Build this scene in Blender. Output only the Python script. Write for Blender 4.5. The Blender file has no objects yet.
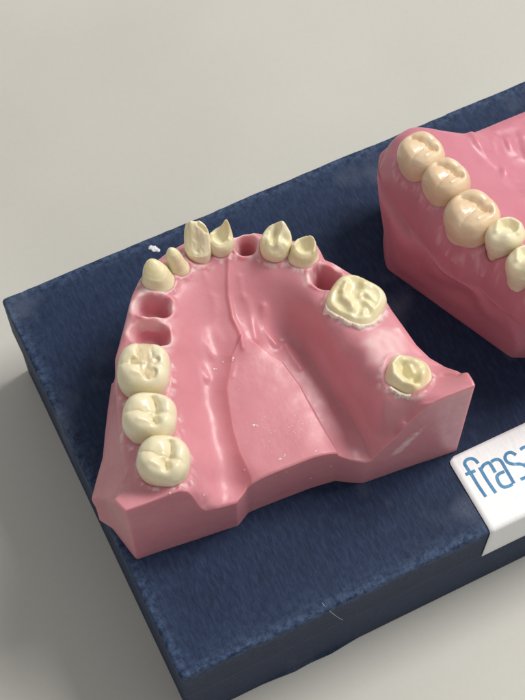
import bpy, math, random
import numpy as np
from mathutils import Vector
random.seed(4); rng = np.random.RandomState(7)
SC = bpy.context.scene
COL = SC.collection
SC.unit_settings.system = 'METRIC'; SC.unit_settings.scale_length = 0.01     # one unit is one centimetre

# ------------------------------------------------------------------ camera
F = 1500.0
ex = np.array([6880., -3032., 1507.]); ex /= np.linalg.norm(ex)
ey = np.array([-1630., -2950., 1507.]); ey -= ey.dot(ex)*ex; ey /= np.linalg.norm(ey)
ez = np.cross(ex, ey)
W = np.stack([ex, ey, ez])                    # rows: world axes seen from the camera (x right, y down, z forward)
CAM = -30.0*W[:, 2]
def at(px, py, z=0.0):
    d = W @ np.array([(px-262.5)/F, (py-350.0)/F, 1.0])
    t = (z-CAM[2])/d[2]
    return CAM + t*d
def pl(pts, z=None):
    return np.array([at(*p) if z is None else at(p[0], p[1], z) for p in pts])
cam = bpy.data.cameras.new('camera'); co = bpy.data.objects.new('camera', cam); COL.objects.link(co)
from mathutils import Matrix
M = Matrix(((W[0][0], -W[0][1], -W[0][2], CAM[0]), (W[1][0], -W[1][1], -W[1][2], CAM[1]),
            (W[2][0], -W[2][1], -W[2][2], CAM[2]), (0, 0, 0, 1)))
co.matrix_world = M
cam.sensor_fit = 'VERTICAL'; cam.sensor_height = 36; cam.lens = F/700*36
cam.clip_start = 0.5; cam.clip_end = 3000
cam.dof.use_dof = True; cam.dof.focus_distance = 29.0; cam.dof.aperture_fstop = 0.62
SC.camera = co

# ------------------------------------------------------------------ helpers
def mesh(name, V, Fc, mat, parent=None, smooth=True, mats=None, midx=None, label=None):
    me = bpy.data.meshes.new(name)
    V = np.asarray(V, dtype=np.float64)
    if isinstance(Fc, np.ndarray):
        me.vertices.add(len(V)); me.vertices.foreach_set('co', V.ravel())
        k = Fc.shape[1]
        me.loops.add(Fc.size); me.loops.foreach_set('vertex_index', Fc.ravel().astype(np.int32))
        me.polygons.add(len(Fc)); me.polygons.foreach_set('loop_start', (np.arange(len(Fc))*k).astype(np.int32))
        me.update(calc_edges=True)
    else:
        me.from_pydata([tuple(v) for v in V], [], Fc); me.update()
    me.polygons.foreach_set('use_smooth', [smooth]*len(me.polygons))
    if midx is not None: me.polygons.foreach_set('material_index', midx.astype(np.int32))
    for m in (mats or [mat]): me.materials.append(m)
    me.validate()
    o = bpy.data.objects.new(name, me); COL.objects.link(o)
    if parent is not None: o.parent = parent
    if label: o['label'] = label
    return o
def thing(name, label, cat, loc=(0, 0, 0), group=None):
    o = bpy.data.objects.new(name, None); COL.objects.link(o); o.location = loc
    o.empty_display_size = 0.5
    o['label'] = label; o['category'] = cat
    if group: o['group'] = group
    return o
def tag(o, label=None, cat=None, group=None, kind=None):
    for k, v in (('label', label), ('category', cat), ('group', group), ('kind', kind)):
        if v: o[k] = v
    return o
def sm(x, a, b):
    t = np.clip((x-a)/(b-a), 0, 1); return t*t*(3-2*t)
def gridfaces(n, m, wrap=True):
    """n columns (wrapped), m rows"""
    i = np.arange(n if wrap else n-1); j = np.arange(m-1)
    I, J = np.meshgrid(i, j, indexing='ij'); I2 = (I+1) % n
    return np.stack([I*m+J, I2*m+J, I2*m+J+1, I*m+J+1], -1).reshape(-1, 4)
def vnoise(x, y, s, seed=0):
    """smooth value noise, numpy"""
    r = np.random.RandomState(seed).rand(64, 64)
    x = np.asarray(x)*s; y = np.asarray(y)*s
    xi = np.floor(x).astype(int); yi = np.floor(y).astype(int); fx = x-xi; fy = y-yi
    fx = fx*fx*(3-2*fx); fy = fy*fy*(3-2*fy)
    g = lambda a, b: r[a % 64, b % 64]
    return (g(xi, yi)*(1-fx)+g(xi+1, yi)*fx)*(1-fy)+(g(xi, yi+1)*(1-fx)+g(xi+1, yi+1)*fx)*fy-0.5
def segdist(X, Y, P):
    d = np.full(X.shape, 1e9)
    for a, b in zip(P[:-1], P[1:]):
        vx, vy = b[0]-a[0], b[1]-a[1]; L = vx*vx+vy*vy+1e-12
        t = np.clip(((X-a[0])*vx+(Y-a[1])*vy)/L, 0, 1)
        d = np.minimum(d, np.hypot(X-a[0]-t*vx, Y-a[1]-t*vy))
    return d
def inpoly(X, Y, P):
    c = np.zeros(X.shape, bool)
    for a, b in zip(P, np.roll(P, -1, 0)):
        cond = (a[1] > Y) != (b[1] > Y)
        xx = (b[0]-a[0])*(Y-a[1])/(b[1]-a[1]+1e-12)+a[0]
        c ^= cond & (X < xx)
    return c
def sdpoly(X, Y, P):
    d = segdist(X, Y, np.vstack([P, P[:1]]))
    return np.where(inpoly(X, Y, P), -d, d)
def gsmooth(A, s):
    """circular gaussian smoothing of rows of A, s in samples"""
    k = int(4*s)+1; x = np.arange(-k, k+1); w = np.exp(-x*x/(2*s*s)); w /= w.sum()
    return sum(wi*np.roll(A, xi, axis=0) for wi, xi in zip(w, x))

# ------------------------------------------------------------------ materials
def newmat(name):
    m = bpy.data.materials.new(name); m.use_nodes = True
    nt = m.node_tree; b = nt.nodes['Principled BSDF']
    return m, nt, b
def N(nt, t, **kw):
    n = nt.nodes.new(t)
    for k, v in kw.items():
        if k in n.inputs: n.inputs[k].default_value = v
        else: setattr(n, k, v)
    return n
def ramp(nt, fac, stops):
    r = nt.nodes.new('ShaderNodeValToRGB'); cr = r.color_ramp
    while len(cr.elements) < len(stops): cr.elements.new(0.5)
    for e, (p, c) in zip(cr.elements, stops):
        e.position = p; e.color = (*c, 1) if len(c) == 3 else c
    nt.links.new(fac, r.inputs[0]); return r
def noise(nt, scale, detail=3, rough=.5, vec=None, dist=0):
    n = N(nt, 'ShaderNodeTexNoise', Scale=scale, Detail=detail, Roughness=rough, Distortion=dist)
    if vec is not None: nt.links.new(vec, n.inputs['Vector'])
    return n
def coords(nt, scale=(1, 1, 1)):
    tc = nt.nodes.new('ShaderNodeTexCoord'); mp = nt.nodes.new('ShaderNodeMapping')
    mp.inputs['Scale'].default_value = scale
    nt.links.new(tc.outputs['Object'], mp.inputs[0]); return mp.outputs[0]
def bump(nt, h, b, strength, dist, prev=None):
    n = N(nt, 'ShaderNodeBump', Strength=strength, Distance=dist)
    nt.links.new(h, n.inputs['Height'])
    if prev: nt.links.new(prev.outputs[0], n.inputs['Normal'])
    nt.links.new(n.outputs[0], b.inputs['Normal']); return n
def mix(nt, fac, a, b, blend='MIX'):
    m = nt.nodes.new('ShaderNodeMix'); m.data_type = 'RGBA'; m.blend_type = blend
    for s, v in ((0, fac), (6, a), (7, b)):
        if isinstance(v, (int, float, tuple)): m.inputs[s].default_value = v if not isinstance(v, tuple) else (*v, 1)
        else: nt.links.new(v, m.inputs[s])
    return m.outputs[2]

def gum_mat(name, col, col2, sss=0.6):
    m, nt, b = newmat(name); v = coords(nt)
    n1 = noise(nt, 0.8, 4, .55, v); n2 = noise(nt, 9, 4, .6, v); n3 = noise(nt, 40, 3, .6, v)
    r = ramp(nt, n1.outputs[0], [(.3, col), (.7, col2)])
    fl = ramp(nt, n3.outputs[0], [(.70, (0, 0, 0)), (.80, (1, 1, 1))])
    ff = N(nt, 'ShaderNodeMath', operation='MULTIPLY'); ff.inputs[1].default_value = .0
    nt.links.new(fl.outputs[0], ff.inputs[0])
    c = mix(nt, ff.outputs[0], r.outputs[0], (.80, .55, .56))
    pa = nt.nodes.new('ShaderNodeAttribute'); pa.attribute_name = 'scuffed'     # scraped, whitened resin
    c = mix(nt, pa.outputs['Fac'], c, (.80, .62, .61))
    nt.links.new(c, b.inputs['Base Color'])
    rr = ramp(nt, n2.outputs[0], [(.3, (.35,)*3), (.7, (.52,)*3)])
    ro = N(nt, 'ShaderNodeMath', operation='MULTIPLY_ADD'); ro.inputs[1].default_value = .3
    nt.links.new(pa.outputs['Fac'], ro.inputs[0]); nt.links.new(rr.outputs[0], ro.inputs[2])
    nt.links.new(ro.outputs[0], b.inputs['Roughness'])
    b.inputs['Subsurface Weight'].default_value = sss
    b.inputs['Subsurface Radius'].default_value = (1.0, .42, .38)
    b.inputs['Subsurface Scale'].default_value = .2
    b.inputs['Coat Weight'].default_value = .12; b.inputs['Coat Roughness'].default_value = .16
    n4 = noise(nt, 3.5, 3, .5, v)
    b1 = bump(nt, n2.outputs[0], b, .10, .03); b2 = bump(nt, n4.outputs[0], b, .15, .08, b1)
    return m
M_gum = gum_mat('pink_cast_resin', (.60, .235, .275), (.66, .285, .325))
M_gum2 = gum_mat('deep_pink_cast_resin', (.52, .18, .235), (.59, .225, .28))
M_wax, nt, b = newmat('pale_dusty_resin')
n = noise(nt, 8, 5, .6, coords(nt)); r = ramp(nt, n.outputs[0], [(.3, (.62, .36, .38)), (.7, (.72, .52, .52))])
nt.links.new(r.outputs[0], b.inputs['Base Color']); b.inputs['Roughness'].default_value = .5
bump(nt, n.outputs[0], b, .5, .02)

def tooth_mat(name, col, col2, rough=.28, stri=.04):
    m, nt, b = newmat(name); v = coords(nt)
    n1 = noise(nt, 2.2, 4, .55, v); n2 = noise(nt, 22, 4, .6, v)
    r = ramp(nt, n1.outputs[0], [(.32, col), (.68, col2)])
    nt.links.new(r.outputs[0], b.inputs['Base Color'])
    rr = ramp(nt, n2.outputs[0], [(.3, (rough-.06,)*3), (.7, (rough+.16,)*3)])
    nt.links.new(rr.outputs[0], b.inputs['Roughness'])
    b.inputs['Subsurface Weight'].default_value = .3
    b.inputs['Subsurface Radius'].default_value = (1, .7, .4)
    b.inputs['Subsurface Scale'].default_value = .12
    b.inputs['Coat Weight'].default_value = .3; b.inputs['Coat Roughness'].default_value = .10
    n3 = noise(nt, 1, 3, .6, coords(nt, (30, 9, 14)))
    b1 = bump(nt, n2.outputs[0], b, .16, .015); bump(nt, n3.outputs[0], b, stri, .02, b1)
    return m
M_tooth = tooth_mat('ivory_tooth_resin', (.78, .69, .46), (.83, .77, .56))
M_prep = tooth_mat('yellow_ground_tooth_resin', (.74, .65, .38), (.82, .76, .53), .34, .16)
M_tan = tooth_mat('tan_tooth_resin', (.70, .51, .33), (.78, .63, .44), .3)
M_cav = tooth_mat('tan_cavity_resin', (.60, .47, .27), (.72, .62, .42), .32)

def paper_mat(name, dark, mid, light, edge=None, wearamt=1.0):
    """navy book-cloth paper: fine ribs along Y, mottle, pale wear near the lid's edges"""
    m, nt, b = newmat(name)
    v = coords(nt); vr = coords(nt, (15, 4.2, 15))
    rib = noise(nt, 1.0, 4, .55, vr, .5); mot = noise(nt, 1.3, 5, .6, v); fine = noise(nt, 26, 4, .7, v)
    r = ramp(nt, rib.outputs[0], [(.22, dark), (.5, mid), (.85, light)])
    r2 = ramp(nt, mot.outputs[0], [(.3, (.88,)*3), (.7, (1.06,)*3)])
    c = mix(nt, 1.0, r.outputs[0], r2.outputs[0], 'MULTIPLY')
    fr = ramp(nt, fine.outputs[0], [(.58, (0,)*3), (.78, (.55,)*3)])
    c = mix(nt, fr.outputs[0], c, light)
    if edge:
        # rubbed edges: the object-space distance from the lid's outer faces
        at_ = nt.nodes.new('ShaderNodeAttribute'); at_.attribute_name = 'wear'
        ad = N(nt, 'ShaderNodeMath', operation='MULTIPLY'); nt.links.new(at_.outputs['Fac'], ad.inputs[0])
        wr = noise(nt, 7, 6, .75, v); w2 = ramp(nt, wr.outputs[0], [(.40, (0,)*3), (.62, (.9,)*3)])
        nt.links.new(w2.outputs[0], ad.inputs[1])
        c = mix(nt, ad.outputs[0], c, edge)
    # dusty pale smudges
    ds = noise(nt, .55, 3, .5, coords(nt, (1, 1, .2))); d2 = ramp(nt, ds.outputs[0], [(.58, (0,)*3), (.78, (.8,)*3)])
    dd = N(nt, 'ShaderNodeMath', operation='MULTIPLY'); nt.links.new(d2.outputs[0], dd.inputs[0]); nt.links.new(fine.outputs[0], dd.inputs[1])
    c = mix(nt, dd.outputs[0], c, (.16, .19, .25))
    nt.links.new(c, b.inputs['Base Color'])
    b.inputs['Roughness'].default_value = .62
    b.inputs['Specular IOR Level'].default_value = .22
    b1 = bump(nt, rib.outputs[0], b, .42, .025); bump(nt, fine.outputs[0], b, .35, .012, b1)
    return m
M_lid = paper_mat('navy_ribbed_paper', (.006, .014, .040), (.0115, .024, .064), (.025, .046, .103), edge=(.065, .105, .19))
M_base = paper_mat('navy_base_paper', (.009, .018, .048), (.016, .031, .076), (.032, .055, .11))

M_table, nt, b = newmat('warm_grey_tabletop')
v = coords(nt); n1 = noise(nt, .12, 3, .5, v); n2 = noise(nt, 9, 5, .7, v); n3 = noise(nt, 1.6, 4, .6, v)
r = ramp(nt, n1.outputs[0], [(.35, (.53, .52, .475)), (.65, (.585, .575, .53))])
sp = ramp(nt, n2.outputs[0], [(.30, (.975,)*3), (.55, (1,)*3), (.8, (1.01,)*3)])
c = mix(nt, 1., r.outputs[0], sp.outputs[0], 'MULTIPLY')
vo = N(nt, 'ShaderNodeTexVoronoi', Scale=.16); nt.links.new(v, vo.inputs['Vector'])
dk = ramp(nt, vo.outputs['Distance'], [(.018, (1,)*3), (.03, (0,)*3)])
c = mix(nt, dk.outputs[0], c, (.22, .20, .18))
nt.links.new(c, b.inputs['Base Color']); b.inputs['Roughness'].default_value = .5
bump(nt, n2.outputs[0], b, .04, .01)

M_label, nt, b = newmat('white_ribbed_label')
vr = coords(nt, (9, 2.4, 9)); rib = noise(nt, 1.0, 4, .65, vr, .8)
r = ramp(nt, rib.outputs[0], [(.25, (.80, .83, .86)), (.42, (.88, .89, .90)), (.75, (.91, .91, .91))])
nt.links.new(r.outputs[0], b.inputs['Base Color']); b.inputs['Roughness'].default_value = .45
bump(nt, rib.outputs[0], b, .28, .03)
M_ink, nt, b = newmat('blue_print_ink')
vr = coords(nt, (11, 2, 11)); rib = noise(nt, 1.4, 4, .6, vr, .8)
r = ramp(nt, rib.outputs[0], [(.3, (.02, .13, .30)), (.6, (.06, .27, .50)), (.85, (.30, .50, .66))])
nt.links.new(r.outputs[0], b.inputs['Base Color']); b.inputs['Roughness'].default_value = .5
M_white, nt, b = newmat('white_flake'); b.inputs['Base Color'].default_value = (.72, .74, .78, 1); b.inputs['Roughness'].default_value = .6
M_wax2, nt, b = newmat('cream_wax'); b.inputs['Base Color'].default_value = (.78, .64, .54, 1); b.inputs['Roughness'].default_value = .4
M_crumb, nt, b = newmat('pale_pink_crumb'); b.inputs['Base Color'].default_value = (.82, .62, .60, 1); b.inputs['Roughness'].default_value = .5

# ------------------------------------------------------------------ table and box
BH = 3.25
g = 40
t = mesh('tabletop', [(-300, -300, -BH), (300, -300, -BH), (300, 300, -BH), (-300, 300, -BH)], [(0, 1, 2, 3)], M_table, smooth=False)
t['kind'] = 'structure'

A = at(1, 299); B = at(181.5, 681); 
x0 = (A[0]+B[0])/2; y0 = B[1]; y1 = A[1]; LX = 21.0; x1 = x0+LX
print('BOX', A, B, 'depth', y1-y0)
def slab(name, x0, x1, y0, y1, z0, z1, mat, parent, rad=.07, amp=.012, step=.12, seed=1):
    """closed paper-covered board block with rounded, slightly bruised edges; carries a wear attribute"""
    w, d = x1-x0, y1-y0; cx, cy = (x0+x1)/2, (y0+y1)/2
    # perimeter samples
    P = []
    def corner(sx, sy, a0):
        for k in range(7):
            a = math.radians(a0+90*k/6); P.append((cx+sx*(w/2-rad)+rad*math.cos(a), cy+sy*(d/2-rad)+rad*math.sin(a)))
    def run(a, b):
        n = int(math.hypot(b[0]-a[0], b[1]-a[1])/step)
        for k in range(1, n): P.append((a[0]+(b[0]-a[0])*k/n, a[1]+(b[1]-a[1])*k/n))
    corner(1, -1, -90); run((x1, y0+rad), (x1, y1-rad)); corner(1, 1, 0); run((x1-rad, y1), (x0+rad, y1))
    corner(-1, 1, 90); run((x0, y1-rad), (x0, y0+rad)); corner(-1, -1, 180); run((x0+rad, y0), (x1-rad, y0))
    P = np.array(P); n = len(P)
    rows = []
    nz = max(3, int((z1-z0)/step))
    for k in range(nz+1): rows.append((0.0, z0+(z1-rad-z0)*k/nz))
    for k in range(1, 7):
        a = math.radians(90*k/6); rows.append((rad*(1-math.cos(a)), z1-rad+rad*math.sin(a)))
    ins = [.06, .12, .2, .3, .45, .6, .8, 1.1, 1.5, 2.0, 2.8, 3.6]
    for q in ins: rows.append((rad+q, z1))
    c = np.array([cx, cy])
    V = []; wear = []
    hw, hd = w/2, d/2
    for i in range(n):
        p = P[i]
        for (q, z) in rows:
            sx = max(0, (hw-q)/hw); sy = max(0, (hd-q)/hd)
            X = cx+(p[0]-cx)*sx; Y = cy+(p[1]-cy)*sy
            V.append((X, Y, z))
    V = np.array(V); m = len(rows)
    e = np.minimum(np.minimum(V[:, 0]-x0, x1-V[:, 0]), np.minimum(V[:, 1]-y0, y1-V[:, 1]))
    wz = z1-V[:, 2]
    k = np.maximum(e, wz)
    wear = np.exp(-(k/.17)**2)*.95+.28*np.exp(-(k/.6)**2)
    nn = vnoise(V[:, 0]+V[:, 2]*.7, V[:, 1]+V[:, 2], 2.2, seed)+.6*vnoise(V[:, 0]+V[:, 2], V[:, 1]-V[:, 2], 6.5, seed+1)
    near = np.exp(-(k/.25)**2)
    dirx = (V[:, 0]-cx)/hw; diry = (V[:, 1]-cy)/hd
    V[:, 0] += nn*amp*near*np.sign(dirx)*(np.abs(dirx) > .9)*2
    V[:, 1] += nn*amp*near*np.sign(diry)*(np.abs(diry) > .9)*2
    V[:, 2] += nn*amp*near
    Fq = gridfaces(n, m)
    # caps: the top's inner ring and the underside
    nv = len(V)
    top = [i*m+m-1 for i in range(n)]; bot = [i*m for i in range(n)][::-1]
    faces = [tuple(f) for f in Fq]+[tuple(top), tuple(bot)]
    o = mesh(name, V, faces, mat, parent)
    o.data.polygons[len(faces)-1].use_smooth = False
    a = o.data.attributes.new('wear', 'FLOAT', 'POINT'); a.data.foreach_set('value', np.clip(wear, 0, 1).astype(np.float32))
    return o
box = thing('cardboard_box', 'navy blue paper covered cardboard box with worn edges lying on the grey tabletop', 'box', (0, 0, 0))
slab('lid', x0, x1, y0, y1, -1.36, 0, M_lid, box)
slab('base', x0+.06, x1-.06, y0+.05, y1-.05, -BH+.002, -1.35, M_base, box, rad=.05, seed=5)

# printed label wrapped over the front edge
La = at(447.6, 459.5); Lb = at(490.6, 533.5)
lx = (La[0]+Lb[0])/2; ly = La[1]; lw = 6.6
def label_sheet():
    V = []; r = .09; n = 60; t_ = .012
    # cross-section going from the back edge forward, then round the edge and down the front face
    sec = [(ly-k*(ly-(y0+r))/24, t_) for k in range(25)]
    for k in range(1, 7):
        a = math.radians(90*k/6); sec.append((y0+r-(r+t_)*math.sin(a), -r+(r+t_)*math.cos(a)))
    for k in range(1, 9): sec.append((y0-t_, -r-(1.34-r)*k/8))
    S = len(sec)
    for i in range(n+1):
        x = i/n*lw
        for j, (yy, zz) in enumerate(sec):
            xo = lx+x
            # rounded back corners
            if i == 0 and j == 0: xo += .07; yy -= .03
            if i == 0 and j == 1: xo += .015
            if i == 1 and j == 0: xo += .03
            V.append((xo, yy, zz))
    V = np.array(V)
    top = gridfaces(n+1, S, wrap=False)
    o = mesh('label', V, top[:, ::-1].copy(), M_label, box)
    md = o.modifiers.new('thick', 'SOLIDIFY'); md.thickness = .012; md.offset = 1
    return o
lab = label_sheet()
# lettering: thin strokes in label coordinates
def stroke(pts, w, z, closed=False):
    p = np.array(pts, float); 
    # resample with a Catmull-Rom
    q = []
    n = len(p)
    for i in range(n-1):
        a = p[max(i-1, 0)]; b_ = p[i]; c_ = p[i+1]; d_ = p[min(i+2, n-1)]
        for k in range(8):
            t_ = k/8; q.append(.5*((2*b_)+(-a+c_)*t_+(2*a-5*b_+4*c_-d_)*t_**2+(-a+3*b_-3*c_+d_)*t_**3))
    q.append(p[-1]); q = np.array(q)
    T = np.gradient(q, axis=0); T /= np.linalg.norm(T, axis=1)[:, None]+1e-9
    Nn = np.stack([-T[:, 1], T[:, 0]], 1)
    L = q+Nn*w/2; R = q-Nn*w/2
    V = [(a[0], a[1], z) for a in L]+[(a[0], a[1], z) for a in R]; k = len(q)
    Fs = [(i, k+i, k+i+1, i+1) for i in range(k-1)]
    return V, Fs
def zp(x, y):      # measured on an enlargement of the label
    p = at(440+x/6.176, 420+y/6.176, .028); return (p[0], p[1])
glyphs = {
 'f': [[(236, 268), (215, 245), (188, 238), (162, 248), (153, 270), (165, 292), (200, 345), (240, 410), (284, 474)], [(158, 336), (188, 326), (218, 312)]],
 'r': [[(244, 292), (290, 370), (345, 450)], [(256, 300), (272, 276), (300, 264), (318, 282), (342, 324)]],
 'a': [[(316, 258), (345, 243), (375, 252), (405, 300), (458, 392)], [(398, 318), (366, 332), (352, 352), (366, 390), (390, 412), (420, 410), (448, 396)]],
 's': [[(470, 216), (440, 200), (412, 208), (402, 235), (420, 262), (455, 272), (500, 272), (535, 290), (548, 325), (530, 352), (498, 366)]],
 'aa': [[(496, 182), (524, 166), (556, 176), (586, 222), (640, 312)], [(578, 240), (548, 252), (532, 274), (546, 312), (570, 334), (602, 332), (630, 318)]],
}
for gname, strokes in glyphs.items():
    Vs = []; Fs = []
    for k, s in enumerate(strokes):
        v_, f_ = stroke([zp(*p) for p in s], .062, .0275+.0008*k); off = len(Vs)
        Vs += v_; Fs += [tuple(i+off for i in f) for f in f_]
    o = mesh('letter', Vs, Fs, M_ink, lab, smooth=False)
    md = o.modifiers.new('thick', 'SOLIDIFY'); md.thickness = .004; md.offset = 0
# torn paper strip at the foot of the base's front face
pts = [(262, 682), (275, 679), (292, 669), (310, 664), (330, 655), (350, 648), (358, 643)]
V = []; 
for i, (px, py) in enumerate(pts):
    p = at(px, py-2, -BH+.12); V += [(p[0], y0+.048, -BH+.12+.04*(i % 2)), (p[0], y0+.046-(.02+.02*(i % 2))*math.sin(math.pi*i/6), -BH+.07), (p[0]+.03, y0+.046-(.03+.03*((i+1) % 2))*math.sin(math.pi*i/6), -BH+.012)]
mesh('torn_paper', V, [(i*3+j, i*3+3+j, i*3+4+j, i*3+1+j) for i in range(len(pts)-1) for j in range(2)], M_base, box)

# ------------------------------------------------------------------ surface fitting
def tps_fit(P, z, lam=1e-4):
    n = len(P); d = np.linalg.norm(P[:, None]-P[None], axis=2)
    K = np.where(d > 0, d*d*np.log(d+1e-12), 0)+lam*np.eye(n)
    Q = np.c_[np.ones(n), P]; A_ = np.zeros((n+3, n+3)); A_[:n, :n] = K; A_[:n, n:] = Q; A_[n:, :n] = Q.T
    return np.linalg.solve(A_, np.r_[z, 0, 0, 0]), P
def tps_eval(fit, X, Y):
    w, P = fit; n = len(P); out = w[n]+w[n+1]*X+w[n+2]*Y
    for i in range(n):
        r2 = (X-P[i, 0])**2+(Y-P[i, 1])**2
        out += w[i]*.5*r2*np.log(r2+1e-12)
    return out
def resample(S, n):
    """S: stations x rows x 3 -> n stations by arc length of the rim, circular"""
    S = np.concatenate([S, S[:1]]); L = np.r_[0, np.cumsum(np.linalg.norm(np.diff(S[:, 0, :2], axis=0), axis=1))]
    t_ = np.linspace(0, L[-1], n, endpoint=False)
    out = np.zeros((n, S.shape[1], 3))
    for r_ in range(S.shape[1]):
        for k in range(3): out[:, r_, k] = np.interp(t_, L, S[:, r_, k])
    return out, L[-1]/n
def build_cast(name, stations, controls, centre, feature, mat, parent, n=1100, m=300, smooth=.02, flank=None, fillet=None, scuff=None):
    S, ds = resample(np.array(stations), n)
    nr = S.shape[1]
    for r_ in range(nr): S[:, r_] = gsmooth(S[:, r_], max(smooth/ds, .8)*(1 if r_ == 0 else 1.2))
    rim = S[:, 0]
    C = np.array(controls)
    step = max(1, n//110)
    P = np.vstack([rim[::step, :2], C[:, :2]]); z = np.r_[rim[::step, 2], C[:, 2]]
    fit = tps_fit(P, z)
    fr = np.linspace(0, 1, m)**.8
    c = centre[:2]
    XY = c+(rim[:, None, :2]-c)*fr[None, ::-1, None]      # outside first
    X, Y = XY[..., 0], XY[..., 1]
    Z = tps_eval(fit, X, Y)
    res = rim[:, 2]-Z[:, 0]
    fo = sm(fr[::-1], .90, 1.0)
    Z += res[:, None]*fo[None]
    Z = feature(X, Y, Z)
    dist = np.linalg.norm(XY-XY[:, :1], axis=2)
    Z -= .035*np.clip(1-dist/.05, 0, 1)**2
    if fillet is not None:
        fw = fillet(rim); Z -= (.40*fw)[:, None]*np.clip(1-dist/(fw[:, None]+1e-6), 0, 1)**2
    # flank rows from base up to rim
    rows = []
    zt = Z[:, 0]
    R4 = [np.c_[S[:, 0, :2], zt]]+[S[:, k] for k in range(1, nr)]
    # Catmull-Rom through the rows
    sub = 14
    for i in range(nr-1):
        a = R4[max(i-1, 0)]; b_ = R4[i]; c_ = R4[i+1]; d_ = R4[min(i+2, nr-1)]
        for k in range(sub):
            t_ = k/sub
            q = .5*((2*b_)+(-a+c_)*t_+(2*a-5*b_+4*c_-d_)*t_**2+(-a+3*b_-3*c_+d_)*t_**3)
            if i == 0 and k == 0: continue
            rows.append(q)
    rows.append(R4[-1]); 
    if flank is not None: rows = [flank(q, i/len(rows)) for i, q in enumerate(rows)]
    rows = rows[::-1]                                     # base ... rim
    Wl = np.stack(rows, 1)
    base_in = Wl[:, :1].copy(); base_in[..., :2] = c+(base_in[..., :2]-c)*.03
    V = np.concatenate([base_in, Wl, np.stack([X, Y, Z], -1)], 1)
    mm = V.shape[1]
    Vf = V.reshape(-1, 3); Fq = gridfaces(n, mm)
    o = mesh(name, Vf, Fq, mat, parent)
    if scuff is not None:
        a = o.data.attributes.new('scuffed', 'FLOAT', 'POINT'); a.data.foreach_set('value', np.clip(scuff(Vf), 0, 1).astype(np.float32))
    return o, fit

# ------------------------------------------------------------------ teeth
def smax(a, b, k=.03):
    h = np.clip(.5+.5*(b-a)/k, 0, 1); return a*(1-h)+b*h+k*h*(1-h)
def G(u, v, cu, cv, s, s2=None, rot=0):
    c_, s_ = math.cos(rot), math.sin(rot); du, dv = u-cu, v-cv
    a, b_ = du*c_+dv*s_, -du*s_+dv*c_
    return np.exp(-(a/s)**2-(b_/(s2 or s))**2)
def groove(u, v, pts, w):
    return np.exp(-(segdist(u, v, pts)/w)**2)
PROF_MOLAR = [(.80, -.55), (.86, -.15), (.91, .0), (.985, .28), (1.0, .48), (.97, .68), (.88, .85), (.74, .955), (.5, 1.0), (0, 1.0)]
PROF_PREP = [(.96, -.5), (1.0, -.1), (1.0, .12), (.97, .24), (.90, .34), (.84, .55), (.80, .75), (.72, .92), (.5, 1.0), (0, 1.0)]
TM = [.62]
def tooth(name, parent, px, py, zb, a, b_, h, ang=0, n_exp=2.6, prof=PROF_MOLAR, fn=None, mat=None, lean=(0, 0), lobes=None,
          cav=None, label=None, nu=150, nt_=74, taper=(0, 0), seed=3, tm=.62):
    """px,py: where the tooth leaves the gum; a,b: full widths (cm) across / down the picture; h: crown height"""
    O = at(px, py, zb); R_ = at(px+10, py, zb)-O; R_ /= np.linalg.norm(R_)
    Dn = np.array([R_[1], -R_[0], 0.])                    # horizontal, towards the viewer
    ca, sa = math.cos(math.radians(ang)), math.sin(math.radians(ang))
    U = R_*ca-Dn*(-sa); Vv = Dn*ca-R_*sa
    pr = np.array(prof); tt = np.r_[0, np.cumsum(np.hypot(np.diff(pr[:, 0]), np.diff(pr[:, 1])))]
    T = np.linspace(0, tt[-1], nt_); 
    # smooth profile
    rr = np.interp(T, tt, pr[:, 0]); zz = np.interp(T, tt, pr[:, 1])
    kx = np.array([1, 2, 3, 2, 1.])/9
    for _ in range(2):
        r2 = np.convolve(np.pad(rr, 2, 'edge'), kx, 'valid'); z2 = np.convolve(np.pad(zz, 2, 'edge'), kx, 'valid')
        r2[-1] = rr[-1]; z2[0] = zz[0]; r2[0] = rr[0]; rr, zz = r2, z2
    rr[-1] = 0.0005
    th = np.linspace(0, 2*math.pi, nu, endpoint=False)
    sup = (np.abs(np.cos(th))**n_exp+np.abs(np.sin(th))**n_exp)**(-1/n_exp)
    if lobes is not None: sup = sup*(1+lobes(th))
    u = rr[None, :]*(sup*np.cos(th))[:, None]; v = rr[None, :]*(sup*np.sin(th))[:, None]
    z = np.repeat(zz[None, :], nu, 0)*h
    hz = np.clip(z/h, 0, 1.2)
    u = u*(1+taper[0]*hz*0)+0; 
    topm = sm(zz, tm, .98)[None, :]
    dz = fn(u, v) if fn is not None else 0
    z = z+topm*dz
    nn = vnoise(u+3, v+5, 2.3, seed)*.022+vnoise(u+z*3, v+z*2, 5.5, seed+2)*.007
    un = u*(1+taper[0]*hz); vn = v*(1+taper[1]*hz)
    x_ = un*a/2*(1+nn); y_ = vn*b_/2*(1+nn)
    hh = np.maximum(z, 0)
    Pt = O+x_[..., None]*U+y_[..., None]*Vv+z[..., None]*np.array([0, 0, 1.])
    Pt = Pt+hh[..., None]*(lean[0]*R_+lean[1]*Dn)
    Fq = gridfaces(nu, nt_)
    mats = None; mi = None
    if cav is not None:
        mk = cav(u, v)*(topm > .3)
        i = Fq
        fm = mk.reshape(-1)[i].mean(1); mats = [mat, M_cav]; mi = (fm > .5).astype(int)
    ob = mesh(name, Pt.reshape(-1, 3), Fq, mat, parent, mats=mats, midx=mi, label=label)
    footprints.append((O[:2], U[:2], Vv[:2], a*.93/2, b_*.93/2, n_exp))
    return ob
footprints = []

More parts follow.
